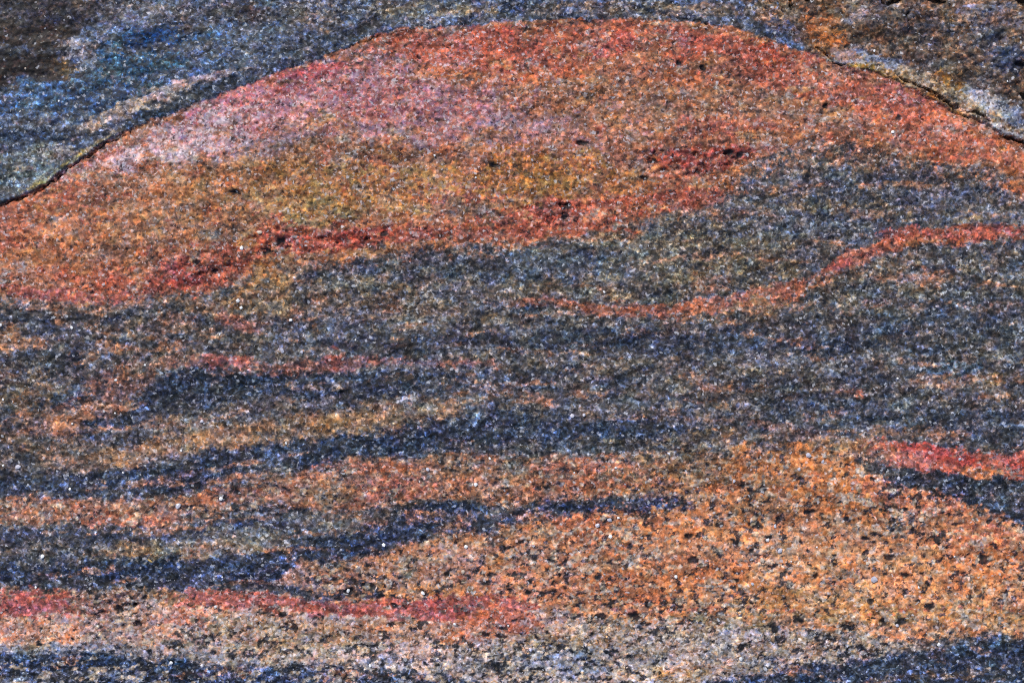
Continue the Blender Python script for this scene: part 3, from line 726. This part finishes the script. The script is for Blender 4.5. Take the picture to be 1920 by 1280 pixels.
# ------------------------------------------------------------------ materials
def build_material():
    m = bpy.data.materials.new("banded_stone"); m.use_nodes = True
    nt = m.node_tree; N = nt.nodes; Lk = nt.links; N.clear()
    def n(t, **kw):
        q = N.new(t)
        for a, b in kw.items(): setattr(q, a, b)
        return q
    def math_(op, a, b=None, c=None, clamp=False):
        q = n("ShaderNodeMath", operation=op, use_clamp=clamp)
        for i, v in enumerate((a, b, c)):
            if v is None: continue
            if isinstance(v, (int, float)): q.inputs[i].default_value = v
            else: Lk.new(v, q.inputs[i])
        return q.outputs[0]
    def vmath(op, a, b=None, s=None):
        q = n("ShaderNodeVectorMath", operation=op)
        for i, v in enumerate((a, b)):
            if v is None: continue
            if isinstance(v, (tuple, list)): q.inputs[i].default_value = v
            else: Lk.new(v, q.inputs[i])
        if s is not None: q.inputs['Scale'].default_value = s
        return q.outputs[0]
    def mix(fac, a, b, blend='MIX'):
        q = n("ShaderNodeMix", data_type='RGBA', blend_type=blend)
        if isinstance(fac, (int, float)): q.inputs[0].default_value = fac
        else: Lk.new(fac, q.inputs[0])
        for i, v in ((6, a), (7, b)):
            if isinstance(v, (tuple, list)): q.inputs[i].default_value = (*v, 1)
            else: Lk.new(v, q.inputs[i])
        return q.outputs[2]
    geo = n("ShaderNodeTexCoord")
    p = vmath('SCALE', geo.outputs['Object'], s=1 / S)            # layout units
    tint = n("ShaderNodeAttribute", attribute_name="tint").outputs['Color']
    ms = n("ShaderNodeSeparateXYZ"); Lk.new(n("ShaderNodeAttribute", attribute_name="grain").outputs['Vector'], ms.inputs[0])
    pale, contrast = ms.outputs[0], ms.outputs[1]
    def noise(vec, size, detail=2, rough=.55):
        q = n("ShaderNodeTexNoise"); q.inputs['Scale'].default_value = 1 / size; q.inputs['Detail'].default_value = detail
        q.inputs['Roughness'].default_value = rough; Lk.new(vec, q.inputs['Vector']); return q
    w = noise(p, 8.0, 2); wv = vmath('SCALE', vmath('SUBTRACT', w.outputs['Color'], (.5, .5, .5)), s=9.0)
    pw = vmath('ADD', p, wv)
    def voro(vec, size):
        q = n("ShaderNodeTexVoronoi", feature='F1'); q.inputs['Scale'].default_value = 1 / size
        Lk.new(vec, q.inputs['Vector']); return q
    v1 = voro(vmath('MULTIPLY', pw, (.85, 1, 1)), 6.3); v2 = voro(vmath('MULTIPLY', pw, (.9, 1, 1)), 3.9); v3 = voro(pw, 11.0)
    c1 = n("ShaderNodeSeparateColor"); Lk.new(v1.outputs['Color'], c1.inputs[0])
    c2 = n("ShaderNodeSeparateColor"); Lk.new(v2.outputs['Color'], c2.inputs[0])
    c3 = n("ShaderNodeSeparateColor"); Lk.new(v3.outputs['Color'], c3.inputs[0])
    nz = noise(p, 5.0, 3, .7).outputs['Fac']
    e = math_('MULTIPLY', math_('SUBTRACT', c1.outputs[0], .5), 1.5)
    e = math_('ADD', e, math_('MULTIPLY', math_('SUBTRACT', c2.outputs[0], .5), 1.7))
    e = math_('ADD', e, math_('MULTIPLY', math_('SUBTRACT', c3.outputs[0], .5), .9))
    e = math_('ADD', e, math_('MULTIPLY', math_('SUBTRACT', nz, .5), 3.2))
    nb = noise(vmath('MULTIPLY', pw, (.8, 1, 1)), 9.5, 3, .62).outputs['Fac']
    e = math_('ADD', e, math_('MULTIPLY', math_('SUBTRACT', nb, .5), 6.5))
    e = math_('MULTIPLY', e, contrast)
    val = math_('POWER', 2.0, math_('SUBTRACT', e, .12))
    # hue of a grain: warm, ochre, neutral or bluish relative to its layer
    def ramp(fac, stops, interp='LINEAR'):
        q = n("ShaderNodeValToRGB"); Lk.new(fac, q.inputs[0]); r = q.color_ramp; r.interpolation = interp
        while len(r.elements) < len(stops): r.elements.new(.5)
        for el, (ps, cl) in zip(r.elements, stops): el.position = ps; el.color = (*cl, 1)
        return q.outputs[0]
    hue1 = ramp(c1.outputs[1], [(0, (.86, .98, 1.22)), (.22, (.93, 1.0, 1.1)), (.42, (1, 1, 1)), (.62, (1.06, 1.0, .85)), (.82, (1.15, 1.02, .80)), (1, (1.14, .94, .88))])
    hue2 = ramp(c2.outputs[1], [(0, (.84, .98, 1.2)), (.35, (.96, 1, 1.05)), (.65, (1.04, 1, .93)), (1, (1.2, .97, .76))])
    col = vmath('SCALE', tint, s=1.0)
    sc = n("ShaderNodeVectorMath", operation='SCALE'); Lk.new(tint, sc.inputs[0]); Lk.new(val, sc.inputs['Scale']); col = sc.outputs[0]
    col = mix(1.0, col, hue1, 'MULTIPLY'); col = mix(.8, col, hue2, 'MULTIPLY')
    # small dark flecks and pale grains
    fl = math_('GREATER_THAN', c2.outputs[2], .90)
    col = mix(math_('MULTIPLY', fl, .62), col, (.012, .013, .019))
    pg = math_('GREATER_THAN', math_('ADD', math_('MULTIPLY', c1.outputs[2], .45), math_('MULTIPLY', c2.outputs[0], .55)), math_('SUBTRACT', .97, math_('MULTIPLY', pale, .9)))
    palec = mix(.45, (.46, .455, .49), tint)
    pv = math_('POWER', 2.0, math_('MULTIPLY', math_('SUBTRACT', math_('ADD', math_('MULTIPLY', c2.outputs[1], .6), nz), .8), 2.6))
    psc = n("ShaderNodeVectorMath", operation='SCALE'); Lk.new(palec, psc.inputs[0]); Lk.new(pv, psc.inputs['Scale']); palec = psc.outputs[0]
    col = mix(math_('MULTIPLY', pg, .7), col, palec)
    # tiny bright glints painted into the base colour of random grains
    gl = math_('GREATER_THAN', c2.outputs[0], .988)
    col = mix(math_('MULTIPLY', gl, .45), col, (.62, .64, .70))
    bs = n("ShaderNodeBsdfPrincipled"); Lk.new(col, bs.inputs['Base Color'])
    ro = math_('SUBTRACT', .62, math_('MULTIPLY', math_('GREATER_THAN', c2.outputs[2], .88), .26))
    Lk.new(ro, bs.inputs['Roughness'])
    bs.inputs['Specular IOR Level'].default_value = .3
    hgt = math_('ADD', math_('MULTIPLY', v1.outputs['Distance'], -.7), math_('ADD', math_('MULTIPLY', nz, 1.3), math_('MULTIPLY', c2.outputs[1], .7)))
    bp = n("ShaderNodeBump"); bp.inputs['Strength'].default_value = .32; bp.inputs['Distance'].default_value = 1.2 * S
    Lk.new(hgt, bp.inputs['Height']); Lk.new(bp.outputs[0], bs.inputs['Normal'])
    out = n("ShaderNodeOutputMaterial"); Lk.new(bs.outputs[0], out.inputs[0])
    return m
ROCK = build_material()
def simple(name, col, rough, jitter=.25):
    jitter *= .6; m = bpy.data.materials.new(name); m.use_nodes = True; nt = m.node_tree; bs = nt.nodes["Principled BSDF"]
    tc = nt.nodes.new("ShaderNodeTexCoord"); nz = nt.nodes.new("ShaderNodeTexNoise"); nz.inputs['Scale'].default_value = 900; nz.inputs['Detail'].default_value = 4
    mx = nt.nodes.new("ShaderNodeMix"); mx.data_type = 'RGBA'; mx.inputs[6].default_value = (*[c * (1 - jitter) for c in col], 1); mx.inputs[7].default_value = (*[min(1, c * (1 + jitter)) for c in col], 1)
    nt.links.new(tc.outputs['Object'], nz.inputs['Vector']); nt.links.new(nz.outputs['Fac'], mx.inputs[0]); nt.links.new(mx.outputs[2], bs.inputs['Base Color'])
    bs.inputs['Roughness'].default_value = rough; return m
QW = simple("white_quartz", (.88, .88, .90), .28); QL = simple("lavender_quartz", (.56, .55, .64), .3); QC = simple("cream_feldspar", (.62, .50, .40), .45); QG = simple("golden_mica", (.62, .42, .14), .25)

# ------------------------------------------------------------------ cut the face into its parts
VX = (X - FW / 2) * S; VY = (FH / 2 - Y) * S; VZ = H * S
VZ = VZ - VZ[inner].mean()
bottom = VZ.min() - .12
# flat ids per cell
cell = lambda A: A[:-1, :-1]
cp = cell(PART).copy()
cUR = cell(isUR) & (cell(sd_all) > 0); cUL = (~cell(isUR)) & (cell(sd_all) > 0)
ulp = {UL, BS, BD}; urp = {UR, PB}
cp[cUL & ~np.isin(cp, list(ulp))] = UL; cp[cUR & ~np.isin(cp, list(urp))] = UR
cp[~(cUL | cUR) & np.isin(cp, list(ulp | urp))] = L
# connected dark grains
def components(mask):
    lab = np.zeros(mask.shape, int); out = []; cur = 0
    idx = np.argwhere(mask); seen = np.zeros(mask.shape, bool); h_, w_ = mask.shape
    for (i, j) in idx:
        if seen[i, j]: continue
        st = [(i, j)]; seen[i, j] = True; comp = []
        while st:
            a, b = st.pop(); comp.append((a, b))
            for c, d in ((a + 1, b), (a - 1, b), (a, b + 1), (a, b - 1)):
                if 0 <= c < h_ and 0 <= d < w_ and mask[c, d] and not seen[c, d]: seen[c, d] = True; st.append((c, d))
        out.append(comp)
    return out
low = ~(cUL | cUR)
pieces = sorted(components(cp == BD), key=len, reverse=True)
for k, c in enumerate(pieces):
    a = np.array(c)
    if k == 0: continue
    if len(c) < 300: cp[a[:, 0], a[:, 1]] = UL
    else:
        q_ = pid('dark_band', 'narrow dark blue band hugging the red layer beside the crest'); ulp.add(q_); cp[a[:, 0], a[:, 1]] = q_
comps = [c for c in components(cell(darkm) & low) if 10 <= len(c) <= 900]
comps.sort(key=len, reverse=True)
comps = comps[:280]
grain_id0 = 1000
for k, c in enumerate(comps):
    a = np.array(c); cp[a[:, 0], a[:, 1]] = grain_id0 + k
vid = np.arange(NY * NX).reshape(NY, NX)
quads = np.stack([vid[1:, :-1], vid[1:, 1:], vid[:-1, 1:], vid[:-1, :-1]], axis=-1).reshape(-1, 4)
cpf = cp.reshape(-1)
CO = np.stack([VX, VY, VZ], -1).reshape(-1, 3)
lumn = T.mean(axis=2); K = K * np.interp(lumn, [.05, .12, .22, .35], [1.3, 1.2, .82, .64])
TT = np.concatenate([np.clip((T - .016) * GAIN * np.array([1.0, .97, .95]), .005, .9), np.ones((NY, NX, 1))], -1).reshape(-1, 4)
GG = np.stack([P, K, D], -1).reshape(-1, 3)
def make_mesh(name, q):
    used, inv = np.unique(q.ravel(), return_inverse=True)
    me = bpy.data.meshes.new(name)
    me.vertices.add(len(used)); me.vertices.foreach_set("co", CO[used].astype(np.float32).ravel())
    me.loops.add(len(inv)); me.loops.foreach_set("vertex_index", inv.astype(np.int32).ravel())
    me.polygons.add(len(q)); me.polygons.foreach_set("loop_start", np.arange(0, len(inv), 4, dtype=np.int32))
    me.update(calc_edges=True)
    a = me.attributes.new("tint", 'FLOAT_COLOR', 'POINT'); a.data.foreach_set("color", TT[used].astype(np.float32).ravel())
    b = me.attributes.new("grain", 'FLOAT_VECTOR', 'POINT'); b.data.foreach_set("vector", GG[used].astype(np.float32).ravel())
    me.materials.append(ROCK); return me
def root(name, label, cat):
    o = bpy.data.objects.new(name, None); scene.collection.objects.link(o)
    o.empty_display_size = .02; o['label'] = label; o['category'] = cat; return o
def add(name, me, parent, label=None):
    o = bpy.data.objects.new(name, me); scene.collection.objects.link(o); o.parent = parent
    if label: o['label'] = label
    return o
main = root('banded_rock', 'large banded rock with a red lens-shaped layer over wavy blue-black and orange stripes', 'rock')
left = root('blue_rock', 'blue-grey rock sheet in the upper left, broken off along a crack above the red layer', 'rock')
right = root('brown_rock', 'weathered dark brown rock sheet in the upper right beyond the jagged crack', 'rock')
order = np.argsort(cpf, kind='stable'); ids, starts = np.unique(cpf[order], return_index=True)
starts = list(starts) + [len(order)]
for k, i in enumerate(ids):
    q = quads[order[starts[k]:starts[k + 1]]]
    par = left if i in ulp else right if i in urp else main
    if i >= grain_id0: add('mineral_grain', make_mesh('mineral_grain', q), par)
    else:
        nm, lb = parts[i]; add(nm, make_mesh(nm, q), par, lb)
# sides and underside of the block
def skirt():
    loop = list(vid[0, :]) + list(vid[1:, -1]) + list(vid[-1, -2::-1]) + list(vid[-2:0:-1, 0])
    n_ = len(loop); co = [tuple(CO[v]) for v in loop] + [(CO[v][0] * 1.04, CO[v][1] * 1.04, bottom) for v in loop]
    fs = [(i, (i + 1) % n_, n_ + (i + 1) % n_, n_ + i) for i in range(n_)] + [tuple(range(n_, 2 * n_))]
    me = bpy.data.meshes.new('rock_side'); me.from_pydata(co, [], fs)
    a = me.attributes.new("tint", 'FLOAT_COLOR', 'POINT'); a.data.foreach_set("color", np.tile(np.array([.07, .07, .08, 1], np.float32), 2 * n_))
    b = me.attributes.new("grain", 'FLOAT_VECTOR', 'POINT'); b.data.foreach_set("vector", np.tile(np.array([.05, 1, 0], np.float32), 2 * n_))
    me.materials.append(ROCK); add('rock_side', me, main)
skirt()

# ------------------------------------------------------------------ bright crystals, each standing proud of the face
crystals = [(113, 191, 3, 'w'), (50, 130, 4, 'c'), (437, 243, 5, 'c'), (815, 292, 4, 'w'), (892, 333, 3, 'w'), (1675, 247, 5, 'w'), (457, 466, 6, 'w'), (490, 437, 7, 'c'), (449, 564, 6, 'w'), (455, 577, 5, 'w'),
    (5, 609, 5, 'w'), (138, 614, 4, 'w'), (547, 600, 5, 'w'), (570, 629, 3, 'w'), (415, 627, 3, 'w'), (275, 684, 3, 'w'), (220, 712, 4, 'w'), (5, 749, 4, 'w'), (135, 794, 3, 'w'), (380, 789, 5, 'l'), (340, 844, 4, 'w'),
    (530, 657, 7, 'l'), (567, 660, 6, 'l'), (537, 830, 4, 'w'), (217, 774, 3, 'w'), (575, 762, 4, 'l'), (1133, 547, 4, 'w'), (667, 637, 3, 'w'), (920, 724, 2.5, 'w'), (1073, 779, 7, 'l'), (1095, 777, 5, 'l'), (1128, 730, 4, 'c'),
    (1815, 470, 3, 'l'), (1685, 709, 3, 'w'), (1417, 672, 2.5, 'w'), (1727, 757, 4, 'c'), (32, 875, 8, 'l'), (3, 873, 4, 'w'), (132, 916, 4, 'w'), (230, 886, 3, 'w'), (414, 935, 7, 'w'), (333, 948, 9, 'l'), (80, 1042, 6, 'w'),
    (285, 998, 5, 'l'), (335, 1018, 5, 'l'), (417, 1081, 3, 'w'), (67, 1100, 4, 'w'), (405, 1136, 4, 'w'), (323, 1240, 6, 'w'), (380, 1246, 5, 'l'), (283, 1050, 6, 'g'), (918, 859, 4, 'w'), (892, 908, 7, 'w'), (873, 1025, 6, 'w'),
    (719, 1022, 5, 'w'), (652, 1108, 6, 'w'), (792, 1113, 6, 'w'), (694, 1247, 5, 'w'), (1145, 1006, 6, 'w'), (1268, 1081, 6, 'w'), (1160, 971, 4, 'w'), (1155, 877, 4, 'w'), (852, 1171, 5, 'w'), (868, 1071, 6, 'c'), (863, 1236, 4, 'w'),
    (953, 1173, 3, 'w'), (802, 880, 6, 'l'), (1077, 886, 3, 'w'), (1440, 1013, 7, 'w'), (1463, 1033, 7, 'l'), (1455, 987, 5, 'l'), (1378, 903, 5, 'l'), (1353, 930, 4, 'c'), (1545, 866, 5, 'l'), (1518, 854, 8, 'l'), (1685, 896, 6, 'l'),
    (1727, 973, 8, 'c'), (1640, 1086, 11, 'l'), (1723, 1101, 4, 'w'), (1760, 1207, 6, 'w'), (1390, 1236, 6, 'w'), (1798, 860, 6, 'l'), (1430, 1050, 9, 'c'), (1500, 880, 6, 'l'), (1683, 1173, 6, 'l'), (1485, 1053, 3, 'w'), (1412, 1095, 5, 'l'),
    (1790, 1043, 3, 'w'), (1628, 1056, 7, 'c'), (1533, 1026, 3, 'w'), (1120, 985, 8, 'l'), (1143, 975, 7, 'l'), (1127, 997, 6, 'c'), (1890, 152, 3, 'w'), (1640, 95, 4, 'w'), (260, 303, 3, 'w')]
import bmesh
mats = {'w': QW, 'l': QL, 'c': QC, 'g': QG}
names = {'w': 'quartz_crystal', 'l': 'grey_crystal', 'c': 'feldspar_crystal', 'g': 'mica_flake'}
rr = random.Random(5)
ixs = lambda v, ax: int(np.clip(np.searchsorted(ax, v), 0, len(ax) - 1))
for (cx, cy, sz, kd) in crystals:
    i, j = ixs(cy, gy), ixs(cx, gx)
    bm = bmesh.new(); bmesh.ops.create_icosphere(bm, subdivisions=1, radius=1.0)
    ex = sz * .66 * rr.uniform(.85, 1.25); ey = sz * .66 * rr.uniform(.8, 1.1)
    if kd == 'g': ex *= 1.6; ey *= .45
    for v in bm.verts:
        f = rr.uniform(.78, 1.2)
        v.co = Vector((v.co.x * ex * f, v.co.y * ey * f, v.co.z * min(ex, ey) * .6 * f))
        v.co.z = min(v.co.z, min(ex, ey) * .5) * 1.0
        v.co *= S
    a = rr.uniform(0, 3.1) if kd != 'g' else -.55
    bmesh.ops.rotate(bm, verts=bm.verts, matrix=__import__('mathutils').Matrix.Rotation(a, 3, 'Z'))
    bmesh.ops.rotate(bm, verts=bm.verts, matrix=__import__('mathutils').Matrix.Rotation(rr.uniform(-.3, .3), 3, 'X'))
    me = bpy.data.meshes.new(names[kd]); bm.to_mesh(me); bm.free(); me.materials.append(mats[kd])
    up_ = cell(sd_all)[min(i, NY - 2), min(j, NX - 2)] > 0
    par = main if not up_ else (right if isUR[i, j] else left)
    ob = add(names[kd], me, par); ob.location = ((cx - FW / 2) * S, (FH / 2 - cy) * S, VZ[max(i-1,0):i+2, max(j-1,0):j+2].max() + .12 * sz * S)
print("parts", len(ids), "grains", len(comps), "quads", len(quads))
